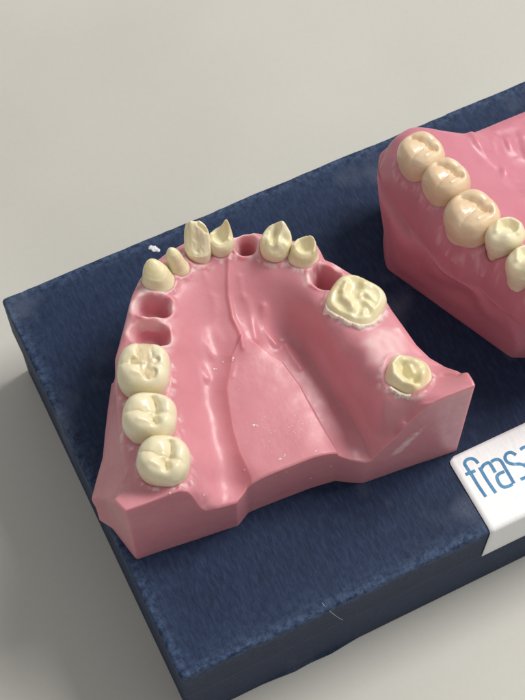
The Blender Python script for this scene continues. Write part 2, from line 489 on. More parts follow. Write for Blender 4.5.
# occlusal reliefs; u right, v towards the viewer
def occ_upper(k=1.0, s=0, rot=0):
    def f(u, v):
        c_, s_ = math.cos(rot), math.sin(rot); u, v = u*c_+v*s_, -u*s_+v*c_
        z = .07*G(u, v, -.40, -.42, .36)+.085*G(u, v, -.38, .40, .38)+.06*G(u, v, .70, -.35, .20, .42)+.05*G(u, v, .66, .45, .24, .3)
        z -= .125*groove(u, v, [(.14, -.60), (.22, -.35), (.30, .0), (.16, .25), (.30, .48)], .15)
        z -= .035*groove(u, v, [(.10, -.66), (.24, -.38), (.27, -.05), (.14, .2), (.30, .52)], .04)+.022*groove(u, v, [(.24, .0), (-.1, .10), (-.35, .02), (-.85, .05)], .035)
        z -= .032*groove(u, v, [(.15, .02), (-.25, .06), (-.80, .02)], .13)
        z -= .03*groove(u, v, [(.25, -.02), (.55, .10), (.9, .14)], .10)
        z += .045*G(u, v, .10, .04, .14, .10)-.03*G(u, v, .25, -.35, .14)-.045*G(u, v, .2, .33, .13)
        z += .03*groove(u, v, [(-.3, .45), (.05, .5)], .10)
        z += .02*vnoise(u+9, v+9, 4, 5+s)
        return z*k
    return f
def occ_inlay(u, v):
    z = occ_upper(.8, 3)(u, v)
    box_ = cavmask(u, v)
    z = z*(1-box_)+box_*(-.035+.05*sm(v, .1, .7)*0+.03*vnoise(u, v, 6, 8))
    z += .03*G(u, v, -.02, -.02, .16, .08)
    return z
def cavmask(u, v):
    d = np.minimum(segdist(u, v, [(.02, -1.2), (.0, -.5), (.08, -.1), (.22, .32), (.30, .40)]), 9)
    d2 = segdist(u, v, [(-.35, -.02), (.1, -.04), (.5, -.1)])
    return np.maximum(1-sm(d, .20, .34), 1-sm(d2, .07, .2))
def occ_flat(amp=.02, s=0):
    return lambda u, v: amp*vnoise(u, v, 2.5, 20+s)*2

# ------------------------------------------------------------------ LEFT CAST
cast = thing('dental_cast', 'pale pink upper jaw cast with ground ivory teeth and open sockets, wholly in view', 'dental cast', tuple(at(250, 420, 0)))
castloc = at(250, 420, 0)
def child_fix(o):      # keep the world position of a child of a moved Empty
    return o
cast.location = (0, 0, 0)

def base_v(bx, by, z, dx=0, dy=0):
    p = at(bx, by, 0); return np.array([p[0], p[1], z])
def st_rear(bx, by, z):                 # vertical rear wall
    p = at(bx, by, 0); q = lambda zz: (p[0], p[1], zz)
    return [q(z), q(z*.66), q(z*.33), q(0)]
def st(rim, mid, base):
    r_ = at(*rim); m_ = at(*mid); b0 = at(base[0], base[1], 0)
    k = (m_+(b0-m_)*.5)
    return [tuple(r_), tuple(m_), tuple(k), tuple(b0)]
CC = at(245, 400, 1.5)
def st_out(px, py, z, out=.12, zm=1.2):
    r_ = at(px, py, z); d = r_[:2]-CC[:2]; d /= np.linalg.norm(d)
    m_ = r_[:2]+d*out*.8; b0 = r_[:2]+d*out
    return [tuple(r_), (m_[0], m_[1], zm), (b0[0], b0[1], zm*.5), (b0[0], b0[1], 0)]
def st_mid(rim, midpx, zm=1.2):
    r_ = at(*rim); m_ = at(midpx[0], midpx[1], zm)
    return [tuple(r_), tuple(m_), (m_[0], m_[1], zm*.5), (m_[0], m_[1], 0)]
p1 = at(136.4, 560, 0)
LEFT = [
 st_rear(457, 451, 2.95), st_rear(435, 458.5, 2.9), st_rear(418, 464, 2.8), st_rear(405, 468.5, 2.45), st_rear(392, 473, 1.9), st_rear(378, 478, 1.35),
 st_rear(362, 483.5, 1.12), st_rear(348, 482.5, 1.3), st_rear(335, 481, 1.5), st_rear(310, 488.5, 1.45), st_rear(280, 500, 1.4), st_rear(262, 507, 1.3),
 st_rear(248, 513, 1.2), st_rear(243, 520, 1.2), st_rear(238, 526, 1.22), st_rear(222, 531, 1.25), st_rear(209, 535.5, 1.35), st_rear(204, 537, 1.55), st_rear(199, 539, 2.15), st_rear(194, 540.5, 2.55),
 st_rear(185, 543.5, 2.68), st_rear(165, 550, 2.6), st_rear(148, 556, 2.58), st_rear(136.4, 560, 2.58),
 st_mid((113, 500, 2.45), (105.5, 504), 1.25), st_mid((117, 489, 2.12), (92.5, 497.5), 1.15),
 st_mid((124, 470, 2.12), (98, 477), 1.1), st_mid((122, 452, 2.12), (103.5, 456), 1.1), st_mid((118, 430, 2.12), (105.5, 432), 1.1), st_mid((117, 410, 2.12), (108, 409), 1.15),
 st_mid((115, 385, 2.4), (111.5, 384), 1.4), st_out(114.5, 357, 2.4, .05), st_out(118.5, 343, 2.38, .05), st_out(122, 330, 2.36, .05), st_out(127.5, 309, 2.36, .06),
 st_out(131.5, 293, 2.36), st_out(139, 278, 2.35), st_out(152, 262, 2.3), st_out(166, 251, 2.3), st_out(184, 241, 2.28), st_out(204, 237, 2.28), st_out(222, 236, 2.3),
 st_out(234, 236.5, 2.36), st_out(246, 232.5, 2.4), st_out(258, 231, 2.4), st_out(272, 234, 2.3), st_out(290, 238, 2.3), st_out(304, 240, 2.32), st_out(317, 242, 2.36), st_out(325, 257.5, 2.4), st_out(333, 260.5, 2.4), st_out(352, 272, 2.4),
 st_out(370, 284, 2.4), st_out(388, 302, 2.42), st_out(405, 326, 2.42), st_out(417, 343, 2.3), st_out(431, 356.5, 2.2), st_out(446, 365, 2.25), st_out(461, 370, 2.6, .05), st_out(469, 371, 2.85, .02), st_out(473.5, 380, 2.95, 0.0),
]
ctrl = [
 (166, 466, 2.55), (152, 424, 2.5), (147, 378, 2.5), (150, 340, 2.45), (151, 312, 2.42), (158, 287, 2.42), (178, 268, 2.38), (202, 260, 2.35), (224, 257, 2.35), (247, 250, 2.38), (276, 256, 2.38), (302, 264, 2.42),
 (326, 288, 2.45), (352, 314, 2.5), (384, 345, 2.5), (404, 384, 2.55), (430, 385, 2.6), (448, 384, 2.72), (420, 400, 2.68), (437, 374, 2.38),
 (190, 462, 2.3), (176, 425, 2.32), (174, 380, 2.32), (174, 340, 2.3), (176, 308, 2.3), (186, 288, 2.28), (205, 277, 2.25), (226, 272, 2.22), (250, 268, 2.22), (274, 277, 2.25), (296, 285, 2.3), (311, 306, 2.34), (328, 328, 2.4), (347, 347, 2.42), (365, 373, 2.42), (382, 404, 2.4),
 (207, 480, 1.55), (203, 440, 1.6), (200, 400, 1.65), (199, 360, 1.75), (205, 325, 1.85), (225, 300, 1.95), (248, 298, 1.95), (272, 312, 1.78), (290, 330, 1.55), (304, 350, 1.42), (318, 372, 1.36), (334, 396, 1.30), (350, 420, 1.22), (360, 439, 1.15),
 (222, 500, 1.28), (222, 450, 1.38), (219, 400, 1.48), (232, 345, 1.72), (258, 340, 1.7), (290, 372, 1.42), (308, 400, 1.40), (322, 430, 1.38), (300, 362, 1.42), (314, 384, 1.34), (332, 410, 1.28), (346, 432, 1.2), (352, 452, 1.14), (318, 334, 2.1), (336, 358, 2.1), (354, 384, 2.05), (370, 412, 1.9), (343, 412, 1.24), (327, 388, 1.32), (290, 440, 1.42), (258, 420, 1.45), (270, 380, 1.5), (255, 470, 1.38),
 (128, 497, 2.48), (150, 495, 2.52), (176, 489, 2.6), (140, 470, 2.42), (200, 497, 1.9),
 (395, 443, 1.8), (405, 425, 2.2),
]
ctrlw = pl(ctrl)
# teeth of the left cast (built first: their footprints shape the gum)
teethL = []
T = lambda *a, **k: teethL.append(tooth(*a, **k))
T('molar', cast, 165, 467, 2.45, .93, .88, .62, 8, 2.5, fn=occ_upper(.75, 1, .1), mat=M_tooth, lean=(-.02, .02), seed=3, label='smooth ivory molar at the rear end of the left tooth row')
T('molar', cast, 150.5, 424.5, 2.45, .97, .86, .62, 4, 2.7, fn=occ_upper(.8, 2, -.05), mat=M_tooth, seed=6, label='smooth ivory molar in the middle of the left row')
T('molar', cast, 145, 378, 2.42, .96, .95, .66, 2, 2.9, fn=occ_inlay, mat=M_tooth, cav=lambda u, v: cavmask(u, v) > .6, seed=9, label='ivory molar with a tan cavity cut across its chewing face')
def peg_fn(u, v): return .10*G(u, v, -.2, -.35, .55)-.05*sm(v, .1, .9)
T('premolar', cast, 158.5, 281, 2.38, .61, .52, .38, 15, 2.3, prof=[(1., -.5), (1.03, 0), (1.0, .12), (.93, .25), (.84, .55), (.76, .78), (.58, .95), (.3, 1.04), (0, 1.06)], fn=peg_fn, mat=M_prep, lean=(-.14, -.16), seed=12, label='ivory tooth ground to a smooth rounded peg')
T('incisor', cast, 178, 268, 2.36, .44, .38, .56, 12, 2.2, prof=[(1., -.5), (1.03, 0), (.98, .1), (.86, .22), (.74, .5), (.62, .8), (.46, .95), (.2, 1.02), (0, 1.03)], fn=lambda u, v: .04*G(u, v, -.1, -.2, .4), mat=M_prep, lean=(-.14, -.06), seed=15, label='small ivory incisor ground to a slim peg')
def chip(u, v): return .16*sm(-v, -.25, .5)-.22*sm(v, -.1, .75)+.05*G(u, v, .25, -.75, .3)-.11*groove(u, v, [(.15, -.5), (.75, -.3)], .10)+.03*vnoise(u, v, 6, 90)-.05*G(u, v, .1, .5, .2, .5)+.05*G(u, v, -.35, -.3, .2, .5)
T('incisor', cast, 200, 256.5, 2.3, .51, .42, .56, 12, 2.4, prof=[(.9, -.4), (.86, 0), (.92, .15), (1.0, .4), (1.0, .62), (.96, .8), (.86, .94), (.6, 1.0), (0, 1.0)], fn=chip, mat=M_tooth, lean=(-.10, -.25), seed=18, tm=.3, label='ivory central incisor with a chipped biting edge')
def tri(u, v): return .12*sm(-v+.55*u, .2, 1.2)+.24*G(u, v, .62, -.72, .36)+.05*G(u, v, -.7, -.35, .3)-.15*G(u, v, .05, .0, .42, .5)-.06*sm(v, .3, .9)+.03*groove(u, v, [(.75, -.5), (.6, .3)], .12)
T('incisor', cast, 222, 251, 2.3, .48, .40, .44, -6, 2.3, prof=[(.9, -.4), (.9, 0), (.98, .25), (1.02, .5), (1.0, .75), (.88, .93), (.6, 1.0), (0, 1.0)], fn=tri, mat=M_prep, lean=(-.04, -.12), seed=21, tm=.15, label='hollowed ivory incisor stump rising to one sharp point')
def leaf(u, v): return .13*sm(-v+.2*u, .0, 1.0)+.12*G(u, v, .15, -.85, .33)-.10*groove(u, v, [(-.15, -.55), (-.2, .0), (-.1, .3)], .17)+.05*groove(u, v, [(.25, -.6), (.2, -.1), (.25, .5)], .14)-.05*G(u, v, .6, -.1, .22)-.12*sm(v, .25, .9)+.02*vnoise(u, v, 5, 51)
T('canine', cast, 275.5, 252, 2.32, .58, .54, .46, 18, 2.3, prof=[(.9, -.4), (.92, 0), (1.0, .25), (1.03, .5), (1.0, .75), (.88, .93), (.6, 1.0), (0, 1.0)], fn=leaf, mat=M_prep, lean=(.02, -.10), seed=24, tm=.15, label='yellowed ivory canine with a scooped leaf shaped face')
def bowl(u, v): return .16*G(u, v, .3, -.75, .5)+.07*groove(u, v, [(-.65, .1), (-.5, -.4), (0, -.8), (.6, -.6), (.7, .1)], .16)-.13*G(u, v, .05, -.1, .38)-.08*sm(v, .2, .9)
T('premolar', cast, 303, 258.5, 2.36, .60, .52, .38, 20, 2.3, prof=PROF_PREP, fn=bowl, mat=M_prep, lean=(.03, -.04), seed=27, tm=.3, label='small ground ivory premolar with a hollow top')
def union(*a):
    o = 1
    for x in a: o = o*(1-np.clip(x, 0, 1))
    return 1-o
def prepA(u, v):
    ridge = union(groove(u, v, [(-.55, -.30), (-.50, .02), (-.34, .22)], .14), groove(u, v, [(-.30, .26), (-.02, .38), (.10, .50)], .17), .9*G(u, v, .02, -.60, .18),
                  .8*G(u, v, .36, -.28, .24, .12, .2), .85*G(u, v, .50, .06, .26, .13, .3), .7*G(u, v, .50, .42, .12, .2), .5*G(u, v, .08, -.15, .1, .16))
    q = (np.abs(u)**3+np.abs(v)**3)**(1/3)
    z = .13*ridge+.02*np.exp(-((q-.80)/.07)**2)-.035*(1-sm(q, .5, .8))
    return z+.018*vnoise(u, v, 5, 31)+.008*vnoise(u, v, 11, 32)
PROF_FLAT = [(.96, -.9), (1.0, -.2), (1.01, .1), (1.0, .35), (.97, .6), (.92, .8), (.85, .93), (.76, 1.0), (.5, 1.02), (0, 1.02)]
T('molar', cast, 355.5, 304.5, 2.42, 1.06, .98, .27, 30, 3.0, prof=PROF_FLAT, fn=prepA, mat=M_prep, seed=30, label='wide ivory molar ground low with squiggly raised ridges')
def prepB(u, v):
    ridge = union(groove(u, v, [(-.50, -.55), (-.66, -.1), (-.48, .35), (-.05, .60), (.35, .62)], .17), .9*G(u, v, .18, -.50, .30, .24), .8*G(u, v, .62, -.1, .2, .3), .7*groove(u, v, [(.05, -.2), (.18, .0)], .10))
    pits = union(groove(u, v, [(-.28, -.30), (-.18, .05), (.1, .22)], .13), G(u, v, .38, .28, .16, .13), 1.0*G(u, v, -.38, -.80, .12), .7*G(u, v, .18, .10, .12))
    return .12*ridge-.09*pits+.015*vnoise(u, v, 5, 35)
T('molar', cast, 406.5, 377.5, 2.5, .88, .84, .23, 18, 2.5, prof=PROF_PREP, fn=prepB, mat=M_prep, seed=33, label='small round ivory molar with a pitted hollow top, alone at the right end')
fpL = footprints[:]; footprints.clear()

SOCK = [  # px, py, half across, half down, angle, depth (cm)
 (152, 306.5, .37, .24, 3, .5), (149.5, 334, .40, .27, 3, .5), (246.5, 243.5, .23, .22, -10, .55), (326, 279, .33, .25, 35, .6)]
def localuv(X, Y, O, U, Vv): return (X-O[0])*U[0]+(Y-O[1])*U[1], (X-O[0])*Vv[0]+(Y-O[1])*Vv[1]
PLAT = pl([(252, 477), (240, 452), (233, 428), (227.5, 392), (233, 362), (242.7, 345), (262, 353), (281, 364), (298, 385), (316, 416), (337, 450), (345, 462), (300, 490), (254, 505)], 1.5)[:, :2]
RUG = [([(246, 300), (252, 318), (256, 335)], .03, .07), ([(264, 308), (266, 325), (276, 336)], .045, .07),
       ([(286, 335), (294, 350), (300, 358)], .04, .06), ([(214, 302), (213, 318), (220, 336)], .03, .07), ([(200, 315), (202, 335), (212, 350)], .03, .08), ([(188, 350), (196, 360), (206, 372)], .035, .07), ([(232, 372), (236, 358), (246, 350)], .02, .04),
       ([(205, 285), (210, 300)], .02, .05), ([(240, 285), (243, 300)], .02, .05)]
def gum_cuffs(X, Y, Z, fps, amp=.035):
    for (O, U, Vv, ha, hb, ne) in fps:
        u, v = localuv(X, Y, O, U, Vv)
        q = (np.abs(u/ha)**ne+np.abs(v/hb)**ne)**(1/ne)
        d = (q-1)*min(ha, hb)
        Z = Z+(amp+.02*vnoise(X, Y, 6, 3))*np.exp(-((d-.04)/.05)**2)-.12*(1-sm(d, -.12, -.02))
    return Z
def sideof(X, Y, P):
    # + on the right of the polyline (towards the right ridge)
    best = np.full(X.shape, 1e9); sg = np.ones(X.shape)
    for a, b in zip(P[:-1], P[1:]):
        vx, vy = b[0]-a[0], b[1]-a[1]; L = vx*vx+vy*vy
        t = np.clip(((X-a[0])*vx+(Y-a[1])*vy)/L, 0, 1); d = np.hypot(X-a[0]-t*vx, Y-a[1]-t*vy)
        cr_ = vx*(Y-a[1])-vy*(X-a[0]); m_ = d < best-1e-9
        best = np.where(m_, d, best); sg = np.where(m_, np.sign(cr_), sg)
    return sg
_f = pl([(278, 308, 1.5), (292, 330, 1.45), (304, 350, 1.4), (318, 372, 1.35), (334, 396, 1.3), (350, 420, 1.22), (362, 440, 1.15), (376, 466, 1.1)])
_c = pl([(292, 330, 1.45), (304, 350, 1.4), (318, 372, 1.35), (334, 396, 1.28), (350, 420, 1.2), (362, 440, 1.13), (300, 362, 1.41), (314, 384, 1.36), (330, 412, 1.28), (346, 440, 1.16), (350, 462, 1.12),
         (245, 350, 1.62), (270, 365, 1.52), (290, 390, 1.43), (310, 430, 1.38), (330, 462, 1.36), (290, 450, 1.4), (258, 420, 1.45), (240, 400, 1.48), (255, 470, 1.38), (300, 480, 1.38), (232, 440, 1.42)])
_s = pl([(275, 325)], 1.5)[0][:2]; _e = pl([(340, 460)], 1.3)[0][:2]; _d = (_e-_s)/np.linalg.norm(_e-_s)
FLOOR = [_f[:, :2], tps_fit(_c[:, :2], _c[:, 2], 1e-2), _s, _d]
def feat_left(X, Y, Z):
    d = sdpoly(X, Y, PLAT)
    q0 = pl([(240, 345), (300, 500)], 1.5); tv = (q0[1]-q0[0])[:2]; right = sm(((X-q0[0][0])*-tv[1]+(Y-q0[0][1])*tv[0])/np.hypot(*tv), -.35, .35)
    # floor beside the panel's right border, then the steep wall of the ridge
    fl = FLOOR[0]; dF = segdist(X, Y, fl); sgn = sideof(X, Y, fl); dF = dF*sgn
    zf = tps_eval(FLOOR[1], X, Y)
    wF = (1-sm(dF, -.04, .36))*sm(dF, -2.6, -1.6)
    tq = (X-FLOOR[2][0])*FLOOR[3][0]+(Y-FLOOR[2][1])*FLOOR[3][1]
    wF = wF*sm(tq, 0, .8)
    Z = Z*(1-wF)+zf*wF
    wall = zf+.93*(1-np.exp(-(np.maximum(dF, 0)/.30)**1.2))
    ww = sm(tq, -.1, .9)*sm(dF, 0, .03)*(1-sm(dF, .8, 1.5))
    Z = Z+(smax(wall, Z, .08)-Z)*ww
    dp_ = np.maximum(d, 0)
    mk = (1-right)*np.exp(-(dp_/.15)**1.25)+right*(1-sm(d, 0, .05))
    Z = Z+.125*mk
    # shallow groove on the slab's left border
    for pts, amp, sg in RUG:
        q = pl(pts, 1.85)[:, :2]; Z = Z+.75*amp*(1+2.2*vnoise(X, Y, 3.1, 61))*np.exp(-(segdist(X, Y, q)/(sg*1.15))**2)
    q = pl([(231, 262), (229, 285), (229, 300), (233, 318), (240, 332), (243, 347)], 1.85)[:, :2]; Z = Z+.05*np.exp(-(segdist(X, Y, q)/.05)**2)+.02*np.exp(-(segdist(X, Y, q)/.16)**2)
    Z = Z+.012*vnoise(X, Y, 1.6, 2)+.006*vnoise(X, Y, 4.5, 4)
    # edentulous saddle: smooth pale swell
    u = at(381, 345, 2.5); Z = Z+.07*np.exp(-(((X-u[0])**2+(Y-u[1])**2)/.42**2))
    # rear right ledge groove
    q = pl([(445, 372), (457, 376), (463, 372)], 2.6)[:, :2]; Z = Z-.05*np.exp(-(segdist(X, Y, q)/.06)**2)
    Z = gum_cuffs(X, Y, Z, fpL)
    for (px, py, ha, hb, an, dp) in SOCK:
        O = at(px, py, 2.42); R_ = at(px+10, py, 2.42)-O; R_ /= np.linalg.norm(R_); D_ = np.array([R_[1], -R_[0]])
        c_, s_ = math.cos(math.radians(an)), math.sin(math.radians(an)); U = R_[:2]*c_+D_*s_; Vv = D_*c_-R_[:2]*s_
        u, v = localuv(X, Y, O, U, Vv)
        q = (np.abs(u/ha)**2.5+np.abs(v/hb)**2.5)**(1/2.5); d = (q-1)*min(ha, hb)+.05*vnoise(X, Y, 5, 9)*.7
        Z = Z+(.03+.05*vnoise(X, Y, 9, 12))*np.exp(-((d-.03)/.035)**2)
        Z = Z-dp*(1-sm(d, -.16, .0))**.8
    return Z
def cuffmask(V, fps):
    X, Y, Z = V[:, 0], V[:, 1], V[:, 2]; o = np.zeros(len(V))
    for (O, U, Vv, ha, hb, ne) in fps:
        u, v = localuv(X, Y, O, U, Vv); q = (np.abs(u/ha)**ne+np.abs(v/hb)**ne)**(1/ne); d = (q-1)*min(ha, hb)
        o = np.maximum(o, np.exp(-((d-.07)/.04)**2)*sm(vnoise(X, Y, 13, 71)+.6*vnoise(X, Y, 30, 72), -.2, .4))
    return o*(Z > 1.9)*.75
REAR = pl([(136.4, 560), (238, 526), (248, 513), (335, 481), (362, 483.5), (457, 451)], 0)[:, :2]
def filletL(rim): 
    d = segdist(rim[:, 0], rim[:, 1], REAR); left = (rim[:, 1] > -9) & (d > .3)
    return np.clip(sm(d, .05, .5), 0, 1)*.16
def scuffL(V):
    X, Y, Z = V[:, 0], V[:, 1], V[:, 2]
    o = cuffmask(V, fpL)
    for (px, py, ha, hb, an, dp) in SOCK:
        O = at(px, py, 2.42); d = np.hypot(X-O[0], Y-O[1])-(ha+hb)/2
        o = np.maximum(o, .8*np.exp(-((d-.05)/.09)**2)*sm(vnoise(X, Y, 6, 73), -.3, .3)*(Z > 2.15))
    P = pl([(362, 345), (372, 333), (388, 326), (400, 335), (407, 347), (403, 356), (390, 358), (383, 368), (370, 362)], 2.55)[:, :2]
    d = sdpoly(X, Y, P)+.08*vnoise(X, Y, 4, 75)
    o = np.maximum(o, (Z > 2.1)*(1-sm(d, -.1, .12))*(.50+.40*vnoise(X, Y, 9, 76)))
    A_, B_ = at(396, 451, 1.0), at(424, 433, 1.75)       # scrape on the rear wall
    t_ = np.clip(((V-A_)@(B_-A_))/((B_-A_)@(B_-A_)), 0, 1); dd = np.linalg.norm(V-A_-t_[:, None]*(B_-A_), axis=1)
    o = np.maximum(o, (1-sm(dd+.06*vnoise(X*2, Z*2, 8, 77)+.05*vnoise(X*3, Z*3, 9, 78), .04, .13))*(.55+.5*vnoise(X*2, Z*2, 14, 79)))
    return o
gumL, fitL = build_cast('gum_base', LEFT, ctrlw, CC, feat_left, M_gum, cast, fillet=filletL, scuff=scuffL)

# ------------------------------------------------------------------ RIGHT CAST
cast2 = thing('dental_cast', 'deeper pink jaw cast with tan molars, cut off by the right edge of the photo', 'dental cast', (0, 0, 0))
T2 = lambda *a, **k: tooth(*a, **k)
PROF_TAN = [(.84, -.55), (.88, -.15), (.92, .0), (.99, .28), (1.0, .48), (.97, .68), (.88, .85), (.74, .955), (.5, 1.0), (0, 1.0)]
T2('molar', cast2, 420.5, 165.5, 2.45, .86, .90, .70, -38, 2.4, fn=occ_upper(.55, 11, -.2), prof=PROF_TAN, mat=M_tan, lean=(-.05, .05), seed=40, label='tan molar at the far upper left end of the row')
T2('molar', cast2, 445, 192, 2.45, .86, .90, .70, -38, 2.4, fn=occ_upper(.55, 12, -.2), prof=PROF_TAN, mat=M_tan, lean=(-.04, .04), seed=43, label='tan molar second from the far end of the row')
T2('molar', cast2, 470.5, 226, 2.45, 1.0, 1.0, .72, -38, 2.5, fn=occ_upper(.62, 13, -.2), prof=PROF_TAN, mat=M_tan, lean=(-.04, .06), seed=46, label='widest tan molar, beside the ivory premolar')
PROF_PM = [(.62, -.3), (.72, 0), (.84, .22), (.97, .55), (1.0, .75), (.92, .9), (.76, .98), (.5, 1.0), (0, 1.0)]
def pm(u, v): return .12*G(u, v, -.2, .45, .38)+.06*groove(u, v, [(-.5, -.2), (-.1, -.8), (.5, -.7), (.8, -.1), (.4, .4)], .16)-.11*groove(u, v, [(.1, -.3), (.3, -.2), (.35, .05)], .2)
T2('premolar', cast2, 501, 248.5, 2.45, .76, .66, .74, -25, 2.2, prof=PROF_PM, fn=pm, mat=M_tooth, lean=(.0, .08), seed=49, label='ivory premolar next to the widest tan molar')
T2('premolar', cast2, 521, 276, 2.45, .74, .66, .74, -30, 2.2, prof=PROF_PM, fn=pm, mat=M_tooth, lean=(.0, .08), seed=52, label='ivory premolar half cut off by the edge of the photo')
T2('canine', cast2, 553, 306, 2.45, .66, .62, .8, -30, 2.2, prof=PROF_PM, fn=pm, mat=M_tooth, seed=55)
T2('incisor', cast2, 582, 312, 2.45, .6, .5, .8, 0, 2.2, prof=PROF_PM, fn=pm, mat=M_tooth, seed=58)
T2('incisor', cast2, 612, 306, 2.45, .62, .5, .8, 20, 2.2, prof=PROF_PM, fn=pm, mat=M_tooth, seed=61)
fpR = footprints[:]; footprints.clear()
CR = at(535, 190, 2.0)
def s4(rim, m1, m2, base):
    b0 = at(base[0], base[1], 0)
    return [tuple(at(*rim)), tuple(at(*m1)), tuple(at(*m2)), tuple(b0)]
def s_out(px, py, z, out=-.1):
    r_ = at(px, py, z); d = r_[:2]-CR[:2]; d /= np.linalg.norm(d); b0 = r_[:2]+d*out
    return [tuple(r_), tuple(np.r_[r_[:2], z*.66]), tuple(np.r_[b0, z*.33]), tuple(np.r_[b0, 0])]
def vb(bx, by, z):      # pixel of the point z above a base pixel
    return None
def s_flank(rim, b, o1=.0, o2=.04):
    """rim pixel+z, base pixel; a concave flank with a ledge close to the base"""
    r_ = at(*rim); b0 = at(b[0], b[1], 0)
    m2 = np.array([b0[0], b0[1], .55]); m1 = r_*(.45)+b0*.55; m1[2] = 1.35; 
    d = b0[:2]-r_[:2]; d /= np.linalg.norm(d)+1e-9; m1[:2] += d*o1; m2[:2] += d*o2
    return [tuple(r_), tuple(m1), tuple(m2), tuple(b0)]
RIGHT = [
 s_out(468, 131, 1.9), s_out(455, 129.5, 2.1), s_out(440, 127.5, 2.3), s_out(425, 125, 2.4), s_out(411, 124.5, 2.42), s_out(402, 129, 2.4), s_out(393, 136, 2.35),
 s4((385, 148, 2.1), (379, 158, 1.75), (382, 225, .6), (384, 245)),
 s4((378, 166, 1.95), (375.5, 186, 1.7), (382, 236, .6), (384, 258)),
 s4((383, 182, 1.95), (376, 203, 1.6), (384.5, 248, .55), (387, 269)),
 s4((396, 204, 1.85), (391, 226, 1.5), (398, 263, .55), (401, 279)),
 s_flank((411, 224, 1.7), (420, 292.6), .02), s_flank((425, 242, 1.7), (438, 305.5), -.04), s_flank((441, 262, 1.7), (456, 318.5), .06), s_flank((459, 277, 1.7), (475, 332), .12),
 s_flank((480, 284, 1.7), (493, 345), -.02), s_flank((499, 302, 1.7), (511, 358), -.06), s_flank((521, 322, 1.7), (530, 358), .1), s_flank((550, 328, 2.35), (560, 356), .05), s_flank((582, 332, 2.35), (590, 352), .05), s_flank((615, 326, 2.35), (625, 345), .05),
 s_out(655, 300, 2.35, .1), s_out(680, 250, 2.35, .1), s_out(690, 190, 2.35, .1), s_out(690, 120, 2.4, .05), s_out(680, 60, 2.4, 0), s_out(650, 45, 2.4, 0), s_out(620, 52, 2.3, 0),
 s_out(600, 76, 1.5), s_out(570, 88, 1.35), s_out(540, 101.5, 1.35), s_out(525, 108, 1.4), s_out(500, 118, 1.5), s_out(485, 124.5, 1.6)]
ctrlR = [(404, 143, 2.5), (421, 165, 2.5), (444, 195, 2.5), (470, 230, 2.5), (500, 255, 2.5), (525, 284, 2.5), (553, 304, 2.5), (612, 304, 2.5), (582, 310, 2.5), (650, 260, 2.5), (660, 180, 2.5), (655, 110, 2.5),
 (440, 150, 2.45), (462, 172, 2.35), (488, 200, 2.3), (515, 228, 2.25), (540, 255, 2.2), (580, 270, 2.2), (620, 240, 2.2), (630, 180, 2.2), (630, 110, 2.3),
 (455, 146, 2.2), (478, 160, 1.95), (503, 186, 1.85), (525, 212, 1.9), (550, 235, 1.9), (580, 240, 1.9),
 (478, 140, 1.85), (500, 150, 1.55), (520, 170, 1.5), (540, 150, 1.4), (520, 130, 1.45), (560, 190, 1.6), (580, 150, 1.4), (570, 110, 1.35), (600, 190, 1.7),
 (402, 172, 2.42), (420, 200, 2.4), (437, 219, 2.42), (461, 247, 2.42), (495, 268, 2.4), (513, 288, 2.3)]
ctrlRw = pl(ctrlR)
RUG2 = [([(471, 138), (478, 150), (490, 162), (502, 172)], .10, .09), ([(494, 138), (499, 152), (503, 165)], .10, .08), ([(510, 135), (517, 152)], .09, .08), ([(508, 178), (518, 186), (530, 196)], .12, .12),
        ([(484, 140), (490, 150)], .05, .05), ([(525, 130), (530, 150)], .08, .07), ([(500, 125), (515, 118)], .04, .08)]
def feat_right(X, Y, Z):
    for pts, amp, sg in RUG2:
        q = pl(pts, 1.7)[:, :2]; Z = Z+.55*amp*(1+2.*vnoise(X, Y, 3.1, 63))*np.exp(-(segdist(X, Y, q)/(sg*1.5))**2)
    Z = Z+.05*vnoise(X, Y, 2.2, 36)*(1-sm(Z, 1.7, 2.2))+.014*vnoise(X, Y, 1.6, 32)+.006*vnoise(X, Y, 4.5, 34)
    return gum_cuffs(X, Y, Z, fpR, .03)
def flankR(q, f):
    q = q.copy(); w = math.sin(math.pi*min(f*1.3, 1)); k = vnoise(q[:, 0], q[:, 1], .9, 44)*.16*w
    d = q[:, :2]-CR[:2]; d /= np.linalg.norm(d, axis=1)[:, None]; 
    for (px, py, z_, am, sg) in ((438, 275, 1.3, .11, .36), (487, 312, 1.2, .11, .34), (410, 240, 1.4, .06, .35), (463, 294, 1.0, -.09, .3)):
        c_ = at(px, py, z_); k = k+am*np.exp(-np.sum((q-c_)**2, axis=1)/sg**2)
    q[:, :2] += d*k[:, None]; return q
gumR, fitR = build_cast('gum_base', RIGHT, ctrlRw, CR, feat_right, M_gum2, cast2, flank=flankR, fillet=lambda r: np.full(len(r), .24), scuff=lambda V: .4*cuffmask(V, fpR), smooth=.06)

# ------------------------------------------------------------------ small debris
def lump(P, r, seed, squash=.5, n=7):
    rr = np.random.RandomState(seed); V = []; 
    V.append((P[0], P[1], P[2]+r*squash))
    for ring, (q, zz) in enumerate(((.7, .8), (1, .3), (.9, -.1))):
        for k in range(n):
            a = 2*math.pi*k/n; e = r*q*(.65+.7*rr.rand()); V.append((P[0]+e*math.cos(a), P[1]+e*math.sin(a), P[2]+r*squash*zz))
    Fs = [(0, 1+k, 1+(k+1) % n) for k in range(n)]
    for ring in range(2):
        for k in range(n): a = 1+ring*n+k; b2 = 1+ring*n+(k+1) % n; Fs.append((a, a+n, b2+n, b2))
    Fs.append(tuple(1+2*n+k for k in range(n)))
    return V, Fs
def zsurf(px, py, z0, fit=None, feat=None):
    z = z0
    for _ in range(6):
        p = at(px, py, z); z = float(feat(np.array([[p[0]]]), np.array([[p[1]]]), tps_eval(fit, np.array([[p[0]]]), np.array([[p[1]]])))[0, 0])
    return at(px, py, z)
Vs, Fs = [], []
